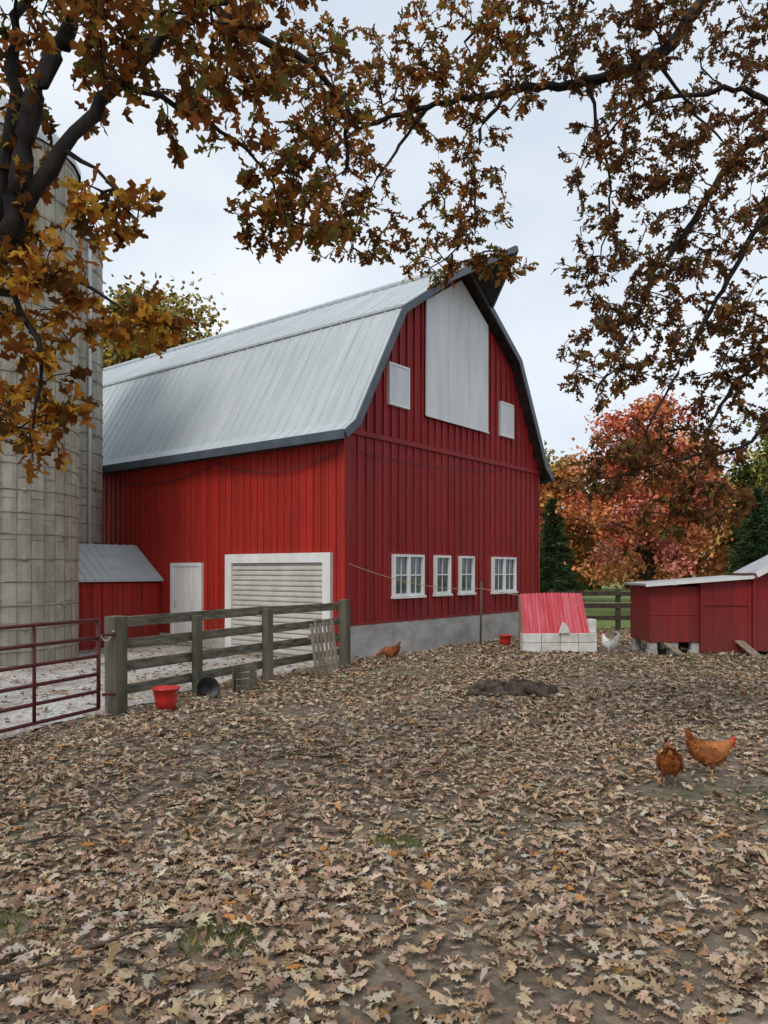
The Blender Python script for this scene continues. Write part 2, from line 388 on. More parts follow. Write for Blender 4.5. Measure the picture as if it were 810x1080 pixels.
for t0,t1,z0,z1,k in wins:
    b.box(t0+.02,t1-.02,-.02,-.008,z0,z1,1)
    f=.05
    b.box(t0,t0+f,-.075,-.0,z0-.04,z1+.04,0); b.box(t1-f,t1,-.075,-.0,z0-.04,z1+.04,0)
    b.box(t0-.03,t1+.03,-.10,0,z0-.09,z0-.041,0); b.box(t0+f,t1-f,-.075,0,z1-.01,z1+.04,0); b.box(t0+f,t1-f,-.075,0,z0-.04,z0+.01,0)
    units=[(t0+f,t1-f)] if k==1 else [(t0+f,(t0+t1)/2-.03),((t0+t1)/2+.03,t1-f)]
    if k==2: b.box((t0+t1)/2-.03,(t0+t1)/2+.03,-.072,0,z0+.01,z1-.01,0)
    for a,c in units:
        b.box(a,a+.025,-.045,-.021,z0+.01,z1-.01,0); b.box(c-.025,c,-.045,-.021,z0+.01,z1-.01,0)
        mz=(z0+z1)/2; b.box(a+.025,c-.025,-.046,-.021,mz-.013,mz+.013,0)
        mx=(a+c)/2; b.box(mx-.009,mx+.009,-.042,-.021,z0+.01,mz-.013,0); b.box(mx-.009,mx+.009,-.042,-.021,mz+.013,z1-.01,0)
b.build('windows',[M['white'],M['glass']],barn)
b=MB()
b.box(-.10,-.012,.27,.47,0,2.05,0); b.box(-.10,-.012,3.11,3.31,0,2.05,0); b.box(-.10,-.012,.47,3.11,1.86,2.05,0)
z=.03
while z<1.85:
    z1=min(z+.105,1.857)
    b.prism([(.475,z),(3.105,z),(3.105,z1-.012),(.475,z1-.012)],'x',-.05,-.013,1)
    b.box(-.062,-.05,.475,3.105,z+.02,z1-.03,1); z+=.105
b.box(-.03,-.013,.475,3.105,.0,1.86,2)
b.build('overhead_door',[M['white'],M['slat'],M['black']],barn)
b=MB(); b.box(-.05,-.012,4.22,5.19,.1,1.80,0)
for y0,y1 in ((4.14,4.22),(5.19,5.27)): b.box(-.07,-.012,y0,y1,.05,1.88,0)
b.box(-.07,-.012,4.22,5.19,1.80,1.88,0)
for i in range(1,5): b.box(-.055,-.05,4.22+i*.194-.005,4.22+i*.194+.005,.12,1.78,1)
b.box(-.09,-.05,5.05,5.10,.9,1.05,1)
b.build('walk_door',[M['white'],M['slat']],barn)
b=MB()
b.prism([(5.72,0),(6.62,0),(6.62,2.12),(5.72,1.42)],'x',-2.1,-.035,0)
x=-2.0
while x<-.05: b.box(x-.015,x+.015,5.70,5.72,.02,1.40,0); x+=.25
b.build('feed_room',M['red_side'],barn)
b=MB(); zf=lambda y:1.46+(y-5.56)*.74
b.prism([(5.56,zf(5.56)),(6.66,zf(6.66)),(6.66,zf(6.66)+.04),(5.56,zf(5.56)+.04)],'x',-2.2,-.036,0)
x=-2.18
while x<-.05:
    b.add([(x-.02,5.55,zf(5.55)+.04),(x+.02,5.55,zf(5.55)+.04),(x+.02,6.66,zf(6.66)+.04),(x-.02,6.66,zf(6.66)+.04),
      (x-.008,5.55,zf(5.55)+.065),(x+.008,5.55,zf(5.55)+.065),(x+.008,6.66,zf(6.66)+.065),(x-.008,6.66,zf(6.66)+.065)],[(4,5,6,7),(0,3,7,4),(1,5,6,2)],0); x+=.2
b.build('feed_room_roof',M['roof'],barn)
b=MB()
def sag(p,q,s,n=14):
    return [tuple(p[i]*(1-t)+q[i]*t-(s*4*t*(1-t) if i==2 else 0) for i in range(3)) for t in [k/n for k in range(n+1)]]
b.tube(sag((-.08,.1,3.95),(-.08,3.6,4.05),.3),.010,5); b.tube(sag((-.08,3.6,4.05),(-.08,7.5,3.9),.22),.010,5)
b.tube(sag((.05,-.09,4.0),(5.6,-.09,4.15),.12),.008,5)
b.build('wall_cables',M['cable'],barn)

# ------------------------------------------------------------ silos
def silo(name,cx,cy,r,h,hoop):
    e=empty(name,(cx,cy,0)); n=72
    V=[];F=[]
    me=bpy.data.meshes.new('stave_wall')
    for z in (0,h):
        for i in range(n+1):
            a=2*math.pi*i/n; V.append((r*math.cos(a),r*math.sin(a),z-.2*(z==0)))
    for i in range(n): F.append((i,i+1,n+1+i+1,n+1+i))
    me.from_pydata(V,[],F); uvl=me.uv_layers.new(name='UVMap')
    for l in me.loops:
        v=V[l.vertex_index]; k=l.vertex_index%(n+1)
        uvl.data[l.index].uv=(v[2], r*2*math.pi*k/n)
    me.polygons.foreach_set('use_smooth',[True]*len(F)); me.materials.append(M['silo'])
    o=bpy.data.objects.new('stave_wall',me); sc.collection.objects.link(o); o.parent=e
    b=MB(); z=.25; k=0
    while z<h:
        m=48; rr=r+.006; dz=random.uniform(-.025,.025)
        pts=[(rr*math.cos(2*math.pi*i/m),rr*math.sin(2*math.pi*i/m),z+dz) for i in range(m+1)]
        b.tube(pts,.012,5,cap=False)
        a=-1.2+.5*(k%3); b.box(rr*math.cos(a)-.05,rr*math.cos(a)+.05,rr*math.sin(a)-.03,rr*math.sin(a)+.03,z+dz-.03,z+dz+.03)
        z+=hoop; k+=1
    b.build('steel_hoops',M['hoop'],e,True)
    b=MB(); rings=[(r+.06,h),(r+.06,h+.1),(r*.85,h+.55),(r*.55,h+.95),(r*.2,h+1.15),(.01,h+1.2)]
    m=24; vs=[(q*math.cos(2*math.pi*i/m),q*math.sin(2*math.pi*i/m),z) for q,z in rings for i in range(m)]
    b.add(vs,[(j*m+i,j*m+(i+1)%m,(j+1)*m+(i+1)%m,(j+1)*m+i) for j in range(len(rings)-1) for i in range(m)])
    b.build('dome_cap',M['metal'],e,True)
    return e
silo('concrete_silo',-7.78,14.77,1.7,9.6,.42)
s2=silo('concrete_silo',-7.9,17.9,1.18,9.3,.42)
b=MB(); b.tube([(1.12,-.45,0),(1.12,-.45,9.2)],.05,8); b.build('fill_pipe',M['metal'],s2,True)

# ------------------------------------------------------------ plank fence
fence=empty('plank_fence')
P0=Vector((-3.2,9.07,0)); P1=Vector((-.70,13.5,0))
b=MB()
for k,w,h in ((0,.19,1.17),(.27,.11,1.08),(.57,.13,1.12),(1,.16,1.20)):
    p=P0.lerp(P1,k); z=float(gh(p.x,p.y)); a=random.uniform(-.012,.012)
    b.beam((p.x,p.y,z-.2),(p.x+a,p.y,z+h),w,w,0,up=(.5,.87,0))
b.build('posts',M['wood'],fence,bevel=.012)
b=MB(); dn=Vector((P1.y-P0.y,-(P1.x-P0.x),0)).normalized()
for z,h in ((1.07,.13),(.80,.12),(.52,.13),(.25,.12)):
    for k0,k1 in ((-.01,.57),(.572,1.01)):
        p=P0.lerp(P1,k0)-dn*.10+Vector((0,0,z+random.uniform(-.015,.015))); q=P0.lerp(P1,k1)-dn*.09+Vector((0,0,z+random.uniform(-.025,.025)))
        b.beam(p,q,.035,h)
b.build('rails',M['woodr'],fence,bevel=.006)
pal=empty('wooden_pallet',(-1.07,12.45,.02),math.atan2(4.43,2.5)+.05)
b=MB()
for i in range(6):
    x=-.32+i*.13; b.beam((x,-.16,0),(x+.12,.02,.82+.03*(i%2)),.085,.018,up=(0,1,.2))
b.beam((-.36,-.13,.12),(.44,-.13,.10),.03,.08); b.beam((-.32,-.01,.62),(.46,-.01,.62),.03,.08)
b.build('slats',M['bare'],pal,bevel=.004)
brd=empty('broken_crate',(-2.0,10.75,.0),.9)
b=MB(); 
for i in range(4): b.beam((-.18,-.08+.01*i,.05+.09*i),(.2,-.06,.04+.09*i),.02,.08)
b.beam((-.17,0,0),(-.15,0,.36),.05,.04); b.beam((.17,0,0),(.16,0,.33),.05,.04)
b.build('boards',M['wood'],brd,bevel=.004)

gate=empty('tube_gate',(-3.30,8.88,0))
g=Vector((-.366,-.93,0)); LG=3.6
b=MB()
for z in (.10,.30,.50,.71,.92,1.13):
    b.tube([g*.06+Vector((0,0,z)),g*LG+Vector((0,0,z))],.021,8)
for k in (.06,1.0,2.0,3.0,LG):
    b.tube([g*k+Vector((.0,0,.10)),g*k+Vector((0,0,1.13))],.024 if k in(.06,LG) else .02,8)
for z in (.25,.95): b.tube([(.0,.0,z),(.13,.06,z)],.018,6)
b.build('gate_tubes',M['gate'],gate,True)
b=MB()
for i in range(9):
    a=i/8; b.tube([(-.02+.12*a,-.06+.12*a,.98-.10*math.sin(a*3.14)),(.0+.12*a,-.045+.12*a,.975-.10*math.sin((a+.1)*3.0))],.009,5)
b.build('latch_chain',M['metal'],gate)

def bucket(name,loc,r0,r1,h,mat,tilt=(0,0,0),handle=True):
    e=empty(name,loc); e.rotation_euler=tilt; n=28; b=MB()
    rg=[(0,.004),(r0,0),(r0+(r1-r0)*.5,h*.5),(r1*.985,h*.9),(r1+.012,h*.91),(r1+.014,h),(r1-.004,h),(r0-.008,.012),(0,.014)]
    vs=[(max(q,.0005)*math.cos(2*math.pi*i/n),max(q,.0005)*math.sin(2*math.pi*i/n),z) for q,z in rg for i in range(n)]
    b.add(vs,[(j*n+i,j*n+(i+1)%n,(j+1)*n+(i+1)%n,(j+1)*n+i) for j in range(len(rg)-1) for i in range(n)])
    b.build('tub',mat,e,True)
    if handle:
        b=MB(); b.tube([((r1+.012)*math.cos(a),-.5*(r1)*math.sin(a)-.01,h*.93-.08*math.sin(a)) for a in [math.pi*k/14 for k in range(15)]],.005,5)
        b.build('bail_handle',M['metal'],e,True)
    return e
bucket('red_bucket',(-2.66,9.25,.01),.115,.155,.27,M['bucket'])
bucket('black_feed_pan',(-2.42,10.2,.10),.10,.15,.16,M['black'],(1.3,.2,.5),False)
bucket('red_bucket',(2.72,17.0,.01),.11,.14,.25,M['bucket'])

rp=empty('rope_post',(2.2,17.3,0))
b=MB(); b.tube([(0,0,-.1),(.02,0,1.45)],.025,7); b.build('stake',M['wood'],rp,True)
b=MB(); b.tube(sag((-2.85,-3.1,1.83),(.02,0,1.30),.16),.007,5); b.tube(sag((.02,0,1.30),(4.6,-1.2,1.15),.22),.007,5)
b.build('rope',M['wire'],rp)

# ------------------------------------------------------------ shelter
sh=empty('poultry_shelter',(3.63,15.9,0),.10)
b=MB()
for r in range(2):
    for i in range(4):
        x0=-.77+i*.40; b.box(x0+.004,x0+.392,-.12,.10,.004+r*.2,.196+r*.2)
b.box(.66,.83,-.06,.14,.402,.68); b.box(.70,.80,.14,1.0,.004,.60)
b.prism([(-.02,.40),(.22,.40),(.20,.50),(.13,.60),(.06,.64),(.02,.52)],'y',-.165,-.125)
b.build('block_base',M['block'],sh,bevel=.01)
b=MB(); N=36; vs=[];A=Vector((-.76,-.10,.37));B_=Vector((-.66,.45,1.2))
for i in range(N*2+1):
    x=i/(N*2)*1.42; z=.014*math.sin(i*math.pi/2*.9)
    for p,k in ((A,0),(B_,1)): vs.append((p.x+x*(1 if k==0 else .95),p.y-z,p.z+z*.6+(.02*math.sin(x*2) if k else 0)))
b.add(vs,[(2*i,2*i+2,2*i+3,2*i+1) for i in range(N*2)])
o=b.build('corrugated_sheet',M['stripe'],sh); so=o.modifiers.new('s','SOLIDIFY'); so.thickness=.008
b=MB(); b.beam((-.66,.47,0),(-.66,.47,1.18),.06,.06); b.beam((.66,.47,0),(.66,.47,1.18),.06,.06); b.beam((-.68,.47,1.15),(.68,.47,1.15),.05,.05)
b.build('frame',M['bare'],sh)

# ------------------------------------------------------------ coop
coop=empty('chicken_coop',(5.35,15.3,0),-.03)
b=MB()
b.box(0,1.0,0,1.3,.26,1.38); b.box(1.0,2.02,-.05,1.3,.06,1.5)
b.prism([(2.02,.1),(5.0,.1),(5.0,1.60),(3.7,2.42),(2.02,1.58)],'y',-.1,.9)
for x in (.02,.96): b.box(x-.02,x+.03,-.015,0,.27,1.36)
for x in (1.03,1.97): b.box(x-.03,x+.03,-.07,-.05,.08,1.48)
b.box(1.06,1.94,-.072,-.05,1.0,1.05)
b.box(0.05,.95,-.012,0,.8,.83)
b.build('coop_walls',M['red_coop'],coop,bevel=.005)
b=MB()
b.prism([(-.10,1.40),(2.05,1.56),(2.05,1.60),(-.10,1.44)],'y',-.16,1.4)
b.prism([(2.10,1.62),(3.7,2.44),(3.7,2.50),(2.06,1.66)],'y',-.25,.95)
b.prism([(5.14,1.56),(3.7,2.44),(3.7,2.50),(5.2,1.60)],'y',-.25,.95)
b.build('coop_roof',M['metal'],coop)
b=MB()
b.prism([(-.12,1.38),(2.0,1.54),(2.0,1.61),(-.12,1.45)],'y',-.185,-.162)
b.prism([(2.04,1.57),(3.7,2.42),(3.7,2.53),(2.0,1.66)],'y',-.275,-.252)
b.prism([(5.2,1.48),(3.7,2.42),(3.7,2.53),(5.25,1.6)],'y',-.275,-.252)
b.build('white_trim',M['white'],coop)
b=MB()
for x in (.08,.5,.92):
    for y in (.1,1.15): b.box(x-.1,x+.1,y-.08,y+.1,-.05,.10); b.box(x-.07,x+.09,y-.07,y+.09,.10,.258)
for x in (1.2,1.9,3,4.5): b.box(x-.1,x+.1,0.05,.25,-.05,.06)
b.build('support_blocks',M['conc'],coop,bevel=.01)
b=MB(); b.beam((1.95,-.5,.02),(1.75,-.07,.30),.22,.02); b.beam((.55,-.35,.03),(.35,.02,.24),.16,.02)
b.build('ramps',M['bare'],coop)
b=MB(); b.box(2.5,3.1,-.12,-.1,.9,1.4); b.build('coop_window',M['glass'],coop)

pf=empty('paddock_fence'); b=MB(); x=4.7
while x<17:
    y=21.3+.05*(x-4.7); b.beam((x,y,-.1),(x,y,1.18),.12,.12)
    for z in (1.05,.72,.38): b.beam((x,y-.07,z),(x+1.9,y+.02,z+random.uniform(-.02,.02)),.03,.13)
    x+=1.9
b.build('posts_and_rails',M['farwood'],pf)

# ------------------------------------------------------------ hens
def featmat(name,c1,c2,c3):
    m,nt,b=newmat(name); n=noise(nt,26,5,coords(nt)); n2=noise(nt,6,3,coords(nt))
    c=ramp(nt,n.outputs['Fac'],[(.3,c1),(.55,c2),(.75,c3)])
    c=mixc(nt,mth(nt,'MULTIPLY',n2.outputs['Fac'],.4),c,c1)
    nt.links.new(c,b.inputs['Base Color']); b.inputs['Roughness'].default_value=.7
    bump(nt,b,n.outputs['Fac'],.6,.01); return m
M['hen']=featmat('ginger_feathers',(.30,.085,.018),(.50,.17,.032),(.62,.27,.07))
M['hend']=featmat('dark_ginger_feathers',(.17,.045,.012),(.33,.095,.02),(.44,.15,.04))
M['roo']=featmat('white_feathers',(.50,.48,.44),(.72,.71,.68),(.82,.81,.79))
M['comb']=plain('comb_red',(.50,.018,.018),(.62,.03,.025),20,.5)
M['beak']=plain('beak_horn',(.45,.28,.10),(.55,.36,.15),10,.5)
M['eye']=plain('eye_black',(.01,.008,.006),(.02,.01,.008),10,.2,bs=0)
def hen(name,loc,yaw,sc_,fm,fd,low=0.):
    e=empty(name,loc,yaw); e.scale=(sc_,)*3
    H=low
    ring=[(-.175,.345,.010,.012),(-.160,.318,.026,.030),(-.138,.285,.046,.050),(-.108,.250,.068,.074),(-.066,.220,.088,.094),(-.02,.203,.099,.106),
          (.035,.203,.100,.106),(.080,.226,.086,.092),(.112,.262-.03*H,.062,.066),(.130+.03*H,.300-.09*H,.045,.047),(.143+.06*H,.332-.16*H,.034,.035),
          (.155+.085*H,.356-.21*H,.028,.029),(.172+.10*H,.362-.24*H,.022,.022),(.186+.10*H,.357-.25*H,.008,.010)]
    n=16; vs=[];k=len(ring); axes=[]
    for i,(x,z,ry,rz) in enumerate(ring):
        a=ring[max(i-1,0)];c=ring[min(i+1,k-1)]; tx,tz=c[0]-a[0],c[1]-a[1]; l=math.hypot(tx,tz); tx/=l;tz/=l
        axes.append((tx,tz))
        for j in range(n):
            t=2*math.pi*j/n; vs.append((x-tz*rz*math.sin(t),ry*math.cos(t),z+tx*rz*math.sin(t)))
    fs=[(i*n+j,i*n+(j+1)%n,(i+1)*n+(j+1)%n,(i+1)*n+j) for i in range(k-1) for j in range(n)]
    fs+=[tuple(range(n)),tuple((k-1)*n+j for j in range(n))]
    b=MB(); b.add(vs,fs); b.build('body',fm,e,True,sub=1)
    b=MB(); R=random.Random(5)
    for q_ in range(1200):
        i=R.randint(1,10); f=R.random(); t=R.uniform(0,2*math.pi)
        x,z,ry,rz=[ring[i][q]*(1-f)+ring[i+1][q]*f for q in range(4)]
        tx,tz=[axes[i][q]*(1-f)+axes[i+1][q]*f for q in (0,1)]
        nrm=Vector((-tz*math.sin(t),math.cos(t),tx*math.sin(t))).normalized()
        p=Vector((x-tz*rz*math.sin(t),ry*math.cos(t),z+tx*rz*math.sin(t)))
        back=(-Vector((tx,0,tz))+nrm*R.uniform(.08,.22)+Vector((0,0,-.12))).normalized(); sd=back.cross(nrm).normalized()
        l=R.uniform(.018,.032)*(1 if i<8 else .7); w=l*.36
        b.add([p,p+back*l*.5+sd*w,p+back*l,p+back*l*.5-sd*w],[(0,1,2,3)],0 if R.random()<.75 else 1)
    b.build('contour_feathers',[fm,fd],e)
    b=MB()
    for sg in (-1,1):
        for q in range(9):
            zz=.262-.013*q
            p0=Vector((.065-.010*abs(q-3),sg*(.088+.014*math.sin(q*.4)),zz)); p1=Vector((-.03-.004*q,sg*(.103+.008*math.sin(q*.4)),zz-.010)); p2=Vector((-.125+.008*q,sg*(.068+.003*q),zz+.018))
            u=Vector((0,0,.012))
            b.add([p0-u,p1-u*1.3,p2,p1+u*1.1,p0+u],[(0,1,2,3,4)],0)
    b.build('wings',fd,e,True)
    b=MB()
    for q in range(15):
        a=(q-7)/7; base=Vector((-.125,a*.034,.285-.02*abs(a))); tp=Vector((-.200+.03*abs(a),a*.052,.395-.05*abs(a)+.012*((q*7)%3)))
        d=tp-base; sd=Vector((.6,a*.4,.35)).normalized()*.022
        b.add([base-sd,base+d*.6-sd*1.1,tp-sd*.3,tp+sd*.3,base+d*.65+sd*1.1,base+sd],[(0,1,2,3,4,5)])
    b.build('tail_fan',fd,e)
    hx,hz=.168+.097*H,.362-.235*H
    b=MB()
    cp=[(-.03,0),(-.028,.024),(-.018,.015),(-.010,.034),(0,.019),(.008,.032),(.014,.016),(.022,.022),(.026,.0)]
    b.prism([(hx+x*.95,hz+.018+z*1.0) for x,z in cp],'y',-.004,.004)
    for sg in (-1,1): b.tube([(hx+.010,sg*.008,hz-.014),(hx+.012,sg*.010,hz-.032),(hx+.010,sg*.009,hz-.048)],[.005,.011,.004],7)
    for sg in (-1,1): b.tube([(hx,sg*.014,hz+.003),(hx+.002,sg*.0235,hz+.001)],[.015,.013],8)
    b.build('comb_and_wattles',M['comb'],e,True)
    b=MB(); b.tube([(hx+.010,0,hz-.004),(hx+.028,0,hz-.006),(hx+.040,0,hz-.012)],[.010,.006,.001],8); b.build('beak',M['beak'],e,True)
    b=MB()
    for sg in (-1,1): b.tube([(hx+.004,sg*.022,hz+.004),(hx+.004,sg*.0265,hz+.004)],.004,8)
    b.build('eyes',M['eye'],e,True)
    b=MB()
    for sg,dx in ((-1,.015),(1,-.015)):
        b.tube([(.0+dx,sg*.042,.145),(-.005+dx,sg*.044,.105),(.0+dx,sg*.046,.075)],[.042,.026,.010],8,1)
        b.tube([(.0+dx,sg*.046,.083),(-.006+dx,sg*.046,.045),(.0+dx,sg*.046,.008)],[.008,.006,.0065],7,0)
        for a in (-.5,0,.5,math.pi): b.tube([(dx,sg*.046,.008),(dx+.045*math.cos(a),sg*.046+.045*math.sin(a),.003)],[.006,.003],5,0)
    b.build('legs',[M['beak'],fd],e,True)
    return e
def gz(x,y): return float(gh(x,y))+.004
hen('brown_hen',(2.66,6.2,gz(2.66,6.2)),-.15,.95,M['hen'],M['hend'],.25)
hen('brown_hen',(2.24,5.95,gz(2.24,5.95)),1.25,.92,M['hen'],M['hend'],.35)
hen('brown_hen',(.12,14.0,gz(.12,14.)),2.9,.95,M['hend'],M['hend'],1.0)
hen('white_rooster',(4.56,15.3,gz(4.56,15.3)),2.2,1.15,M['roo'],M['roo'],0)

# ------------------------------------------------------------ stump and sticks
st=empty('tree_stump',(1.75,10.5,0))
b=MB(); n=40; rg=[(.44,-.04),(.40,.05),(.33,.11),(.26,.15),(.2,.12),(.10,.10),(.01,.09)]
vs=[]
for q,(r,z) in enumerate(rg):
    for i in range(n):
        a=2*math.pi*i/n; rr=r*(1+.22*math.sin(3*a+1)+.12*math.sin(7*a)+.08*math.sin(13*a+q))
        vs.append((rr*1.25*math.cos(a),rr*.8*math.sin(a),z+.04*math.sin(5*a+q)*(1 if z>.02 else 0)+.03*math.sin(11*a+2*q)*(z>0)))
b.add(vs,[(j*n+i,j*n+(i+1)%n,(j+1)*n+(i+1)%n,(j+1)*n+i) for j in range(len(rg)-1) for i in range(n)])
for a,l in ((.2,.75),(2.9,.8),(3.7,.65),(5.4,.6),(1.2,.5)):
    b.tube([(.2*math.cos(a),.15*math.sin(a),.12),(.45*math.cos(a),.35*math.sin(a),.08),(l*math.cos(a+.15),l*.7*math.sin(a+.15),-.01)],[.08,.06,.015],7)
b.build('rotten_stump',M['stump'],st,False)
st2=empty('split_logs',(1.25,9.95,0)); b=MB()
for x,y,a,l,r in ((0,0,.3,.34,.06),(.14,.12,-.2,.3,.055),(-.1,.1,1.0,.25,.05),(.3,.1,.1,.22,.045)):
    b.tube([(x,y,.05),(x+l*math.cos(a),y+l*math.sin(a),.07)],[r,r*.85],7)
b.build('logs',M['stump'],st2,True)
sk=empty('fallen_sticks'); b=MB(); R=random.Random(3)
spots=[(-1.75,3.05,.15,.9),(-1.5,3.1,2.6,.6),(-1.3,3.3,.5,.5),(-2.3,4.6,.1,.7),(.9,3.2,1.9,.4),(1.9,5.1,.6,.5),(-.4,6.8,2.7,.6),(.3,8.5,.4,.5),(2.9,8.3,.3,.8),(-1.5,7.6,.2,.5)]
for x,y,a,l in spots:
    pts=[];
    for k in range(6):
        q=k/5; px=x+l*q*math.cos(a+.3*math.sin(q*4)); py=y+l*q*math.sin(a+.3*math.sin(q*4)); pts.append((px,py,gz(px,py)+.035+.01*R.random()))
    b.tube(pts,[.010*(1-.12*k) for k in range(6)],6)
    b.tube([pts[2],(pts[2][0]+.14*math.cos(a+.8),pts[2][1]+.14*math.sin(a+.8),pts[2][2]+.03)],[.006,.002],5)
b.build('sticks',M['stump'],sk,True)

# ------------------------------------------------------------ fallen leaves
def sid(x,y):
    d1=-(x+3.2)*.872+(y-9.07)*.49; d2=-(x+3.25)*.93+(y-8.9)*.366
    return np.minimum(d1,d2)
def ok(x,y):
    t=(x-BC[0])*.618+(y-BC[1])*.786; s=-(x-BC[0])*.786+(y-BC[1])*.618
    m=~((t>-.08)&(t<8.1)&(s>-.08))
    m&=~((x>5.3)&(y>15.15)&(y<17.0)&(rng.random(len(x))<.97))
    m&=((x+7.78)**2+(y-14.77)**2>1.75**2)
    sd=sid(x,y); m&=~((sd>0)&(rng.random(len(x))>.16))
    dens=np.sin(1.3*x+.4+.7*np.sin(.9*y))*np.sin(1.1*y+.5+.8*np.sin(1.2*x))*.6+.4*np.sin(3.1*x+1.3*y+np.sin(2*y))*np.sin(2.7*y-1.1*x)
    m&=rng.random(len(x))<(.88+.5*dens)
    for cx,cy,r in ((2.7,6.0,.5),(2.2,5.85,.35),(-1.9,3.6,.25),(1.75,10.4,.6),(-1.2,9.2,.7),(.1,4.7,.15),(-.75,3.4,.16),(3.4,11.5,.9),(.5,12.5,.9),(-.9,6.6,.3)):
        q=np.sqrt((x-cx)**2+((y-cy)*1.4)**2); m&=~((q<r)&(rng.random(len(x))<.75))
    m&=~((y<15.5)&(y>8.5)&(sd<=0)&(sd>-.6)&(rng.random(len(x))<.35))
    return m
def sample(y0,y1,dens):
    A=.62*(y1*y1-y0*y0)+2.4*(y1-y0); N=int(A*dens*1.0)
    y=np.sqrt(rng.uniform(y0*y0,y1*y1,N)); x=rng.uniform(-1,1,N)*(.62*y+1.2)
    k=ok(x,y); return x[k],y[k]
LC=[(.46,.335,.228),(.37,.26,.17),(.27,.175,.11),(.16,.10,.066),(.53,.415,.30),(.42,.20,.07),(.42,.355,.285)]
def litter(y0,y1,dens,tpl,smin,smax,name,parent):
    x,y=sample(y0,y1,dens); N=len(x)
    a=rng.uniform(0,2*math.pi,N); tl=rng.normal(0,.13,N)
    d=np.stack([np.cos(a),np.sin(a),tl],1); nr=np.stack([rng.normal(0,.22,N),rng.normal(0,.22,N),np.ones(N)],1)
    s=rng.uniform(smin,smax,N)
    pos=np.stack([x,y,gh(x,y)+.010+rng.uniform(0,.022,N)+.25*s*np.abs(tl)],1)-d*s[:,None]*.5*np.array([1,1,0])
    w=[.26,.27,.2,.09,.07,.025,.12]
    col=palette(N,LC,w,.25)
    scatter(name,tpl,pos,d,nr,s,col,M['litter'],parent,.6,.42,.035,.13)
fl=empty('fallen_leaves')
litter(1.6,4.6,290,OAK,.065,.13,'near_leaves',fl)
litter(1.6,4.6,290,OAK2,.055,.115,'near_small_leaves',fl)
litter(4.6,8,410,OAK2,.06,.125,'middle_leaves',fl)
litter(8,14,240,OAKL,.075,.13,'far_leaves',fl)
litter(14,22.5,110,OAKF,.09,.15,'farthest_leaves',fl)
gp=[]
for cx,cy,r,n in ((.1,4.7,.14,260),(-.75,3.4,.15,300),(-1.85,3.55,.3,600),(1.3,5.8,.3,120),(-1.2,5.3,.3,120),(-.6,11,.9,900),(.7,12.9,1.0,700),(-1.7,8.0,.5,300),(2.6,9.0,.7,300),(4.8,14.0,1.2,1800),(6.6,14.6,1.0,1800)):
    a=rng.uniform(0,6.28,n); q=r*np.sqrt(rng.random(n)); gp.append(np.stack([cx+q*np.cos(a)*1.3,cy+q*np.sin(a)],1))
gp=np.concatenate(gp); N=len(gp)
pos=np.stack([gp[:,0],gp[:,1],gh(gp[:,0],gp[:,1])],1)
d=np.stack([rng.normal(0,.5,N),rng.normal(0,.5,N),np.ones(N)],1); nr=rng.normal(0,1,(N,3))
BL=(np.array([(0,-.03,0),(0,.03,0),(.55,.03,.03),(.55,-.03,.03),(1,.004,.14),(1,-.004,.14)],float),np.array([(0,1,2,3),(3,2,4,5)]))
scatter('grass_tufts',BL,pos,d,nr,rng.uniform(.03,.075,N),palette(N,[(.08,.13,.025),(.14,.19,.045),(.25,.23,.09)],[.5,.35,.15]),M['grass'],None,.4,0,.0)

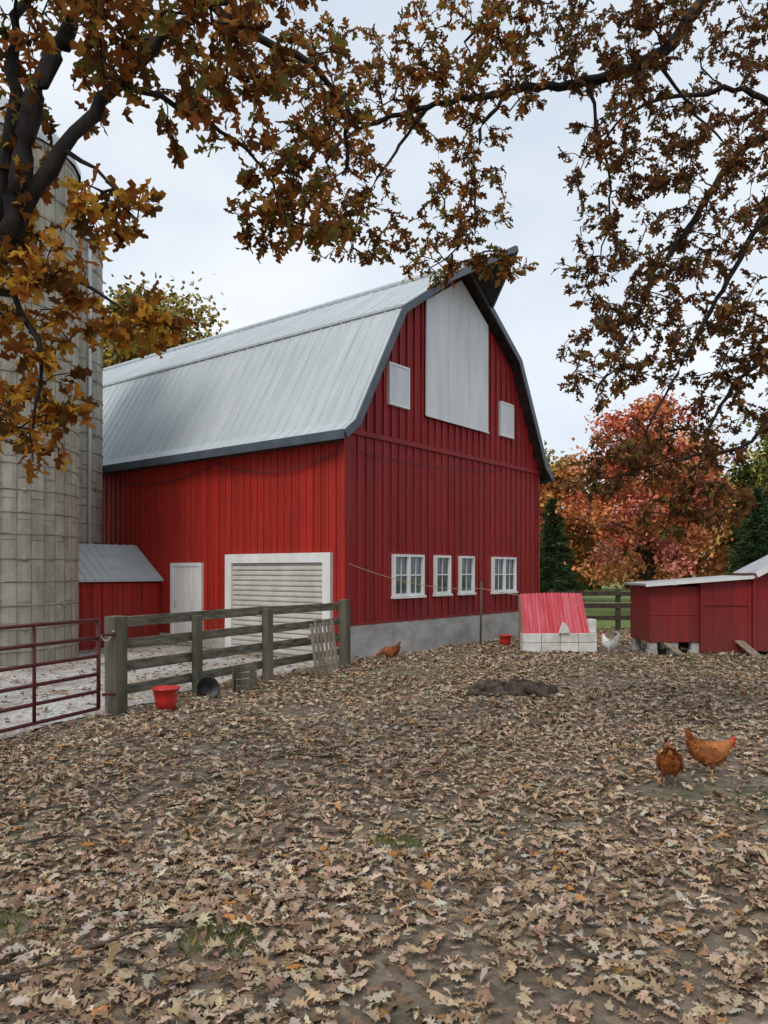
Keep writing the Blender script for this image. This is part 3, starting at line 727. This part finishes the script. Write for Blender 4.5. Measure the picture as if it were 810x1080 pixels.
# ------------------------------------------------------------ overhanging oaks
def catmull(pts,step):
    P=[Vector(p) for p in pts]; P=[P[0]*2-P[1]]+P+[P[-1]*2-P[-2]]; out=[]
    for i in range(1,len(P)-2):
        n=max(1,int((P[i+1]-P[i]).length/step))
        for k in range(n):
            t=k/n; a,b_,c,d=P[i-1:i+3]
            out.append(.5*((2*b_)+(c-a)*t+(2*a-5*b_+4*c-d)*t*t+(3*b_-a-3*c+d)*t**3))
    out.append(P[-2]); return out
def oak(name,limbs,clumps,size,seed,dens=9):
    R=random.Random(seed); e=empty(name); NP=[];PA=[];RD=[]; b=MB()
    for pts,r0,r1 in limbs:
        c=catmull(pts,.10); n=len(c)
        for i in range(n):
            if 0<i<n-1: c[i]=c[i]+Vector((R.gauss(0,1),R.gauss(0,1),R.gauss(0,1)))*.014
        rad=[(r0+(r1-r0)*(i/(n-1))**.8)*(1+.08*math.sin(i*1.9)) for i in range(n)]
        b.tube(c,rad,10)
        for i in range(n): NP.append(c[i]); PA.append(-1); RD.append(rad[i])
    n0=len(NP); tg=[]
    for ci,(c,r,n,pal) in enumerate(clumps):
        for _ in range(n):
            while 1:
                v=Vector((R.uniform(-1,1),R.uniform(-1,1),R.uniform(-1,1)))
                if v.length<1: break
            v*=1.12
            tg.append((Vector((c[0]+v.x*r[0],c[1]+v.y*r[1],c[2]+v.z*r[2])),pal))
    A0=np.array([tuple(p) for p in NP]); tg.sort(key=lambda q:float(((A0-np.array(q[0]))**2).sum(1).min()))
    cap=len(tg)*10+n0; A=np.full((cap,3),1e6); A[:n0]=A0; cnt=n0
    lp=[];ld=[];lc=[]
    for T,pal in tg:
        j=int(((A[:cnt]-np.array(T))**2).sum(1).argmin()); p=Vector(A[j]); v=T-p; l=v.length
        if l<.03: continue
        n=max(2,min(8,int(l/.13)+1)); prev=j; side=v.cross(Vector((R.gauss(0,1),R.gauss(0,1),R.gauss(0,1)))).normalized()*l*R.uniform(-.16,.16)
        for k in range(1,n+1):
            t=k/n; q=p+v*t+side*math.sin(math.pi*t)+Vector((0,0,.10*l*math.sin(math.pi*t)))+Vector((R.gauss(0,.008),R.gauss(0,.008),R.gauss(0,.008)))
            NP.append(q); PA.append(prev); RD.append(0); A[cnt]=q; prev=cnt; cnt+=1
        dv=v.normalized(); nl=R.randint(dens-4,dens+3)
        for _ in range(nl):
            u=R.uniform(0,1)**.6; back=min(l,.26)*(1-u)
            q=T-dv*back+Vector((R.gauss(0,.012),R.gauss(0,.012),R.gauss(0,.012)))
            d=dv*(.2+.7*u)+Vector((R.gauss(0,.6),R.gauss(0,.6),R.gauss(-.4,.5)))
            lp.append(q);ld.append(d);lc.append(pal)
    tips=[1]*len(NP)
    child=[0]*len(NP)
    for i in range(len(NP)-1,n0-1,-1):
        tips[i]=max(1,child[i]); 
        if PA[i]>=0: child[PA[i]]+=tips[i]
    for i in range(n0,len(NP)):
        r=.0028*math.sqrt(tips[i])+.0008; pi=PA[i]
        rp_=.0028*math.sqrt(tips[pi])+.0008 if pi>=n0 else r*1.15
        b.tube([NP[pi],NP[i]],[rp_,r],5,cap=False)
    b.build('trunk_and_limbs',M['bark'],e,True)
    N=len(lp); pos=np.array([tuple(p) for p in lp]); d=np.array([tuple(p) for p in ld]); nr=rng.normal(0,1,(N,3))+np.array([0,0,.5])
    PAL={'gold':([(.46,.20,.035),(.60,.34,.05),(.28,.10,.025),(.14,.07,.025)],[.32,.22,.25,.21]),
         'rust':([(.28,.10,.03),(.42,.19,.045),(.13,.06,.025),(.20,.17,.045)],[.30,.2,.27,.23]),
         'dark':([(.17,.075,.035),(.25,.11,.045),(.09,.05,.028),(.34,.18,.06),(.17,.14,.045)],[.32,.25,.2,.1,.13])}
    col=np.zeros((N,3)); lc=np.array(lc)
    for k,(cs,w) in PAL.items():
        m=lc==k
        if m.sum(): col[m]=palette(int(m.sum()),cs,w,.3)
    scatter('leaves',OAKL,pos,d,nr,rng.uniform(size*.65,size*1.2,N),col,M['leaf'],e,.6,.5,.03,.1)
    return N
limbsL=[([(-4.3,3.4,-.1),(-4.2,3.4,1.5),(-4.0,3.5,3.0),(-3.9,3.5,5.0),(-3.9,3.6,7.5)],.34,.14),
 ([(-4.0,3.5,2.6),(-3.0,3.7,2.95),(-2.3,3.9,3.15),(-2.02,4,3.38),(-1.93,4,3.78),(-1.80,4,4.30),(-1.6,4.05,4.72),(-1.2,4.2,5.3)],.11,.03),
 ([(-2.05,4,3.38),(-1.9,4.05,3.62),(-1.70,4.0,3.93),(-1.43,4.1,4.33),(-1.28,4.15,4.55),(-.9,4.3,4.95),(-.4,4.5,5.2)],.05,.014),
 ([(-2.1,4,3.5),(-2.0,4.1,4.1),(-1.98,4.1,4.6),(-1.8,4.1,5.3)],.05,.02),
 ([(-3.9,3.5,4.4),(-2.6,3.9,5.1),(-1.7,4.4,5.25),(-.9,4.8,5.15),(-.3,5,4.85),(-.25,5.1,4.4)],.10,.012),
 ([(-1.43,4.1,4.33),(-1.1,4.4,4.35),(-.8,4.8,4.3),(-.6,5,4.0)],.02,.006),
 ([(-2.25,3.9,3.2),(-1.98,4.0,3.15),(-1.80,4.0,2.8),(-1.85,4,2.45)],.028,.006),
 ([(-1.95,4.0,3.28),(-1.6,4.0,3.22),(-1.30,4.0,3.0)],.016,.005),
 ([(-1.70,4.0,3.93),(-1.5,4.0,3.8),(-1.3,4.0,3.55)],.014,.005)]
clL=[((-1.75,4,4.5),(.5,.5,.35),54,'rust'),((-1.15,4.2,4.5),(.5,.5,.35),52,'rust'),((-.7,4.9,4.75),(.55,.5,.4),54,'rust'),
 ((-.62,5,4.05),(.36,.35,.28),38,'rust'),((-1.75,4,3.1),(.34,.3,.26),32,'gold'),((-1.87,4,2.6),(.24,.3,.30),28,'gold'),
 ((-1.30,4,3.0),(.22,.2,.12),12,'gold'),((-1.45,4,3.62),(.26,.25,.18),14,'gold'),((-1.0,4.3,5.0),(.7,.6,.3),48,'rust'),((-2.1,4.1,3.8),(.3,.3,.5),26,'gold'),
 ((-2.9,3.6,5.0),(.9,1.0,.7),40,'rust'),((-3.6,3.4,6.6),(1.4,1.4,1.1),40,'rust'),((-2.9,3.5,3.4),(.6,.7,.5),25,'gold')]
limbsR=[([(6.0,7.6,-.1),(5.9,7.6,1.5),(5.8,7.5,3.2),(5.7,7.5,5.5),(5.6,7.4,8.5)],.38,.16),
 ([(5.75,7.5,4.6),(4.9,7.3,6.0),(3.9,7.1,7.3),(3.35,7,7.4),(2.97,7,6.97),(2.49,7,6.44),(1.88,7,6.22),(1.18,6.9,6.07),(.39,6.7,5.80),(-.22,6.6,5.55),(-.5,6.5,5.2)],.13,.012),
 ([(1.18,6.9,6.07),(.85,6.7,5.6),(.8,6.6,5.1),(.75,6.5,4.6),(.4,6.5,4.3)],.022,.005),
 ([(.39,6.7,5.80),(.0,6.6,5.2),(-.2,6.5,4.7),(-.3,6.5,4.4)],.018,.005),
 ([(5.75,7.5,3.8),(4.9,7.3,5.0),(4.1,7.1,5.75),(3.37,7,5.65),(2.93,7,5.04),(2.58,7,4.52),(2.14,6.9,3.73),(1.9,6.8,3.3)],.08,.010),
 ([(4.1,7.1,5.75),(3.4,7.0,6.1),(2.9,7,6.1),(2.23,7,5.9),(1.85,7,5.5)],.04,.007),
 ([(5.8,7.5,3.0),(4.6,7.2,4.6),(3.9,7.0,5.0),(3.46,7,4.87),(3.02,7,4.10),(2.7,6.9,3.6),(2.4,6.9,3.0)],.07,.008),
 ([(5.8,7.5,2.4),(4.8,7.3,3.6),(4.1,7.1,4.0),(3.54,7,3.73),(3.1,7,3.2),(2.84,7,2.55),(2.67,7,2.1)],.055,.006),
 ([(4.1,7.1,4.0),(3.6,7,3.2),(3.3,7,2.85),(2.8,7,2.75),(2.3,7,2.6),(1.85,7,2.5)],.03,.005),
 ([(3.9,7.1,7.3),(2.9,6.9,7.7),(1.9,6.8,7.4),(1.2,6.7,6.9),(.7,6.6,6.3)],.07,.01),
 ([(1.88,7,6.22),(2.0,7,5.7),(2.1,7,5.2),(2.0,7,4.6)],.02,.006),
 ([(2.49,7,6.44),(2.9,7,5.9),(3.3,7,5.5)],.02,.006)]
clR=[((-.28,6.5,5.85),(.65,.6,.5),84,'rust'),((-.30,6.5,4.80),(.50,.45,.42),60,'rust'),((.69,6.5,5.95),(.65,.6,.55),104,'rust'),
 ((.72,6.5,4.9),(.38,.4,.5),50,'rust'),((.25,6.5,4.35),(.4,.3,.18),18,'rust'),((1.7,6.7,6.5),(.9,.7,.45),135,'dark'),((3.0,7,6.5),(1.0,.8,.65),150,'dark'),
 ((2.3,7,5.5),(.62,.6,.5),92,'dark'),((3.15,7,5.1),(.75,.8,.65),140,'dark'),((2.15,7,4.5),(.5,.5,.5),76,'dark'),((2.8,7,3.95),(.7,.6,.55),125,'dark'),
 ((2.0,6.9,3.6),(.34,.4,.35),40,'dark'),((3.35,7,3.3),(.5,.5,.5),75,'dark'),((2.5,7,2.78),(.65,.4,.26),62,'dark'),((1.95,7,2.55),(.3,.3,.17),22,'dark'),
 ((2.95,7,2.35),(.55,.4,.24),50,'dark'),((2.6,7,2.15),(.25,.3,.14),10,'dark'),((1.05,6.8,4.45),(.25,.3,.14),12,'rust'),((4.4,7.2,5.8),(1.0,1.2,1.0),60,'dark'),((4.6,7.2,7.6),(1.4,1.4,.9),50,'dark'),
 ((1.5,6.8,7.6),(1.3,1,.5),50,'dark'),((4.3,7,3.9),(.6,.8,.6),30,'dark')]
n1=oak('oak_tree',limbsL,clL,.118,21,9)
n2=oak('oak_tree',limbsR,clR,.096,22,10)
print('LEAVES',n1,n2)

# ------------------------------------------------------------ background trees
def crown_tree(name,x,y,h,crx,crz,cz,cols,w,nleaf=16000,ls=.13,ncl=70,trunk=.2,parent=None):
    e=parent or empty(name,(x,y,0)); ox,oy=(0,0) if not parent else (x,y)
    b=MB(); R=random.Random(int(x*10+y))
    b.tube([(ox,oy,-.2),(ox+.05,oy,h*.25),(ox-.1,oy,h*.55),(ox,oy,h*.85)],[trunk,trunk*.8,trunk*.5,trunk*.12],9)
    cs=[]
    for i in range(ncl):
        while 1:
            v=Vector((R.uniform(-1,1),R.uniform(-1,1),R.uniform(-1,1)))
            if .35<v.length<1: break
        k=1-.35*max(v.z,0)
        c=Vector((ox+v.x*crx*k*R.uniform(.85,1.25),oy+v.y*crx*k,cz+v.z*crz*R.uniform(.85,1.15))); cs.append(c)
        if i%2==0:
            z0=max(h*.18,min(c.z-crx*.5,h*.7)); p=Vector((ox,oy,z0)); m=p.lerp(c,.5)+Vector((0,0,-.1*crx))
            b.tube([p,m,c],[trunk*.28,trunk*.16,trunk*.04],5)
    b.build('trunk_and_branches',M['barkd'],e,True)
    cs=np.array([tuple(c) for c in cs]); ci=rng.integers(0,ncl,nleaf)
    sg=rng.uniform(.5,1.2,ncl)*crx*.15
    off=rng.normal(0,1,(nleaf,3))*sg[ci][:,None]*np.array([1,1,.65])
    pos=cs[ci]+off
    base=palette(ncl,cols,w,.3)[ci]
    col=np.clip(base*rng.uniform(.7,1.3,(nleaf,1)),0,1)
    scatter('foliage',QUAD,pos,rng.normal(0,1,(nleaf,3)),rng.normal(0,1,(nleaf,3)),rng.uniform(ls*.6,ls*1.3,nleaf),col,M['far'],e,0,0,0)
    return e
RED=[(.56,.15,.08),(.60,.24,.10),(.46,.11,.06),(.62,.32,.15),(.56,.21,.16)]
crown_tree('red_maple_tree',10.1,29,8.6,2.65,3.8,4.7,RED,[.3,.25,.12,.18,.15],19000,.12,120,.2)
ORG=[(.55,.23,.07),(.46,.16,.06),(.38,.24,.07),(.27,.20,.07)]
crown_tree('autumn_tree',9.6,42,9.0,3.0,4.0,4.4,ORG,[.3,.3,.2,.2],14000,.2,80)
crown_tree('autumn_tree',15.2,40,8.6,3.2,3.9,4.6,[(.54,.22,.09),(.57,.28,.09),(.34,.24,.07)],[.4,.3,.3],14000,.2,80)
crown_tree('green_tree',21.6,40,9.8,3.6,4.4,5.2,[(.08,.12,.035),(.15,.18,.05),(.34,.29,.07)],[.4,.4,.2],15000,.2,80)
YEL=[(.40,.27,.06),(.27,.22,.07),(.48,.29,.07),(.17,.16,.05)]
crown_tree('yellow_oak_tree',-13.5,46,18.5,5.0,6.0,12.3,YEL,[.3,.3,.2,.2],22000,.26,100,.4)
crown_tree('yellow_oak_tree',-21,50,18,5.5,6.0,11.5,YEL,[.3,.3,.2,.2],12000,.28,80,.4)
def pine(name,x,y,h,r):
    e=empty(name,(x,y,0)); b=MB(); b.tube([(0,0,-.1),(0,0,h)],[.12,.01],7)
    P=[];D=[]; R=random.Random(int(x*7))
    z=.25
    while z<h-.1:
        rr=r*(1-z/h)**.8; nb=13
        for i in range(nb):
            a=R.uniform(0,6.28); l=rr*R.uniform(.75,1.1); dd=Vector((math.cos(a),math.sin(a),R.uniform(-.25,.15)))
            b.tube([(0,0,z),tuple(Vector((0,0,z))+dd*l)],[.02,.004],4,cap=False)
            for _ in range(int(18+50*l)):
                t=R.uniform(.15,1); p=Vector((0,0,z))+dd*l*t+Vector((R.gauss(0,.07),R.gauss(0,.07),R.gauss(-.03,.06)))
                P.append(tuple(p)); D.append((dd.x+R.gauss(0,.5),dd.y+R.gauss(0,.5),R.gauss(-.1,.4)))
        z+=.24
    b.build('trunk_and_branches',M['barkd'],e)
    N=len(P); TP=(np.array([(0,-.10,0),(0,.10,0),(1,.03,0),(1,-.03,0)],float),np.array([(0,1,2,3)]))
    scatter('needles',TP,np.array(P),np.array(D),rng.normal(0,1,(N,3)),rng.uniform(.12,.24,N),palette(N,[(.03,.065,.03),(.055,.10,.04),(.085,.13,.055)],[.4,.4,.2]),M['far'],e,.2,0,0)
pine('pine_tree',6.9,31,4.7,1.3); pine('pine_tree',14.3,29.0,5.0,1.5); pine('pine_tree',17.4,33,5.0,1.6)
tl=empty('distant_trees')
R=random.Random(9)
for i in range(29):
    x=-62+i*4.7+R.uniform(-1.2,1.2); y=66+R.uniform(-5,6); h=R.uniform(8,11.5)
    cc=R.choice([ORG,YEL,[(.09,.12,.04),(.15,.16,.05),(.24,.2,.07)],[(.30,.18,.08),(.22,.15,.07),(.38,.2,.07)]])
    crown_tree('t',x,y,h,4.0,h*.44,h*.43,cc,[1]*len(cc),2900,.46,34,.25,tl)

# ------------------------------------------------------------ light, sky, camera
w=bpy.data.worlds.new('World'); sc.world=w; w.use_nodes=True; nt=w.node_tree
bg=nt.nodes['Background']; bg.inputs['Strength'].default_value=.15
sky=nt.nodes.new('ShaderNodeTexSky'); sky.sky_type='NISHITA'; sky.sun_disc=False
sd=Vector((-.38,-.68,.9)).normalized()
sky.sun_elevation=math.asin(sd.z); sky.sun_rotation=math.atan2(sd.x,sd.y); sky.dust_density=2
tc=nt.nodes.new('ShaderNodeTexCoord'); mp=nt.nodes.new('ShaderNodeMapping'); mp.inputs['Scale'].default_value=(1,1,2.2)
nt.links.new(tc.outputs['Generated'],mp.inputs['Vector'])
cn=noise(nt,1.7,4,mp.outputs['Vector'],.5)
cc=ramp(nt,cn.outputs['Fac'],[(.32,(.48,.57,.67)),(.52,(.64,.70,.77)),(.72,(.82,.85,.88))])
vm=nt.nodes.new('ShaderNodeVectorMath'); vm.operation='SCALE'; vm.inputs['Scale'].default_value=8.4
nt.links.new(cc,vm.inputs[0])
nt.links.new(mixc(nt,.88,sky.outputs[0],vm.outputs[0]),bg.inputs['Color'])
sun=bpy.data.lights.new('sun','SUN'); sun.energy=1.5; sun.angle=math.radians(22); sun.color=(1,.95,.87)
so=bpy.data.objects.new('sun',sun); sc.collection.objects.link(so); so.rotation_euler=(-sd).to_track_quat('-Z','Y').to_euler()
cam=bpy.data.cameras.new('camera'); co=bpy.data.objects.new('camera',cam); sc.collection.objects.link(co)
co.location=(0,0,1.7); co.rotation_euler=(math.pi/2,0,0)
cam.sensor_fit='VERTICAL'; cam.sensor_height=36; cam.sensor_width=27; cam.lens=800/1080*36; cam.shift_y=62/1080
cam.clip_start=.05; cam.clip_end=1500
sc.camera=co
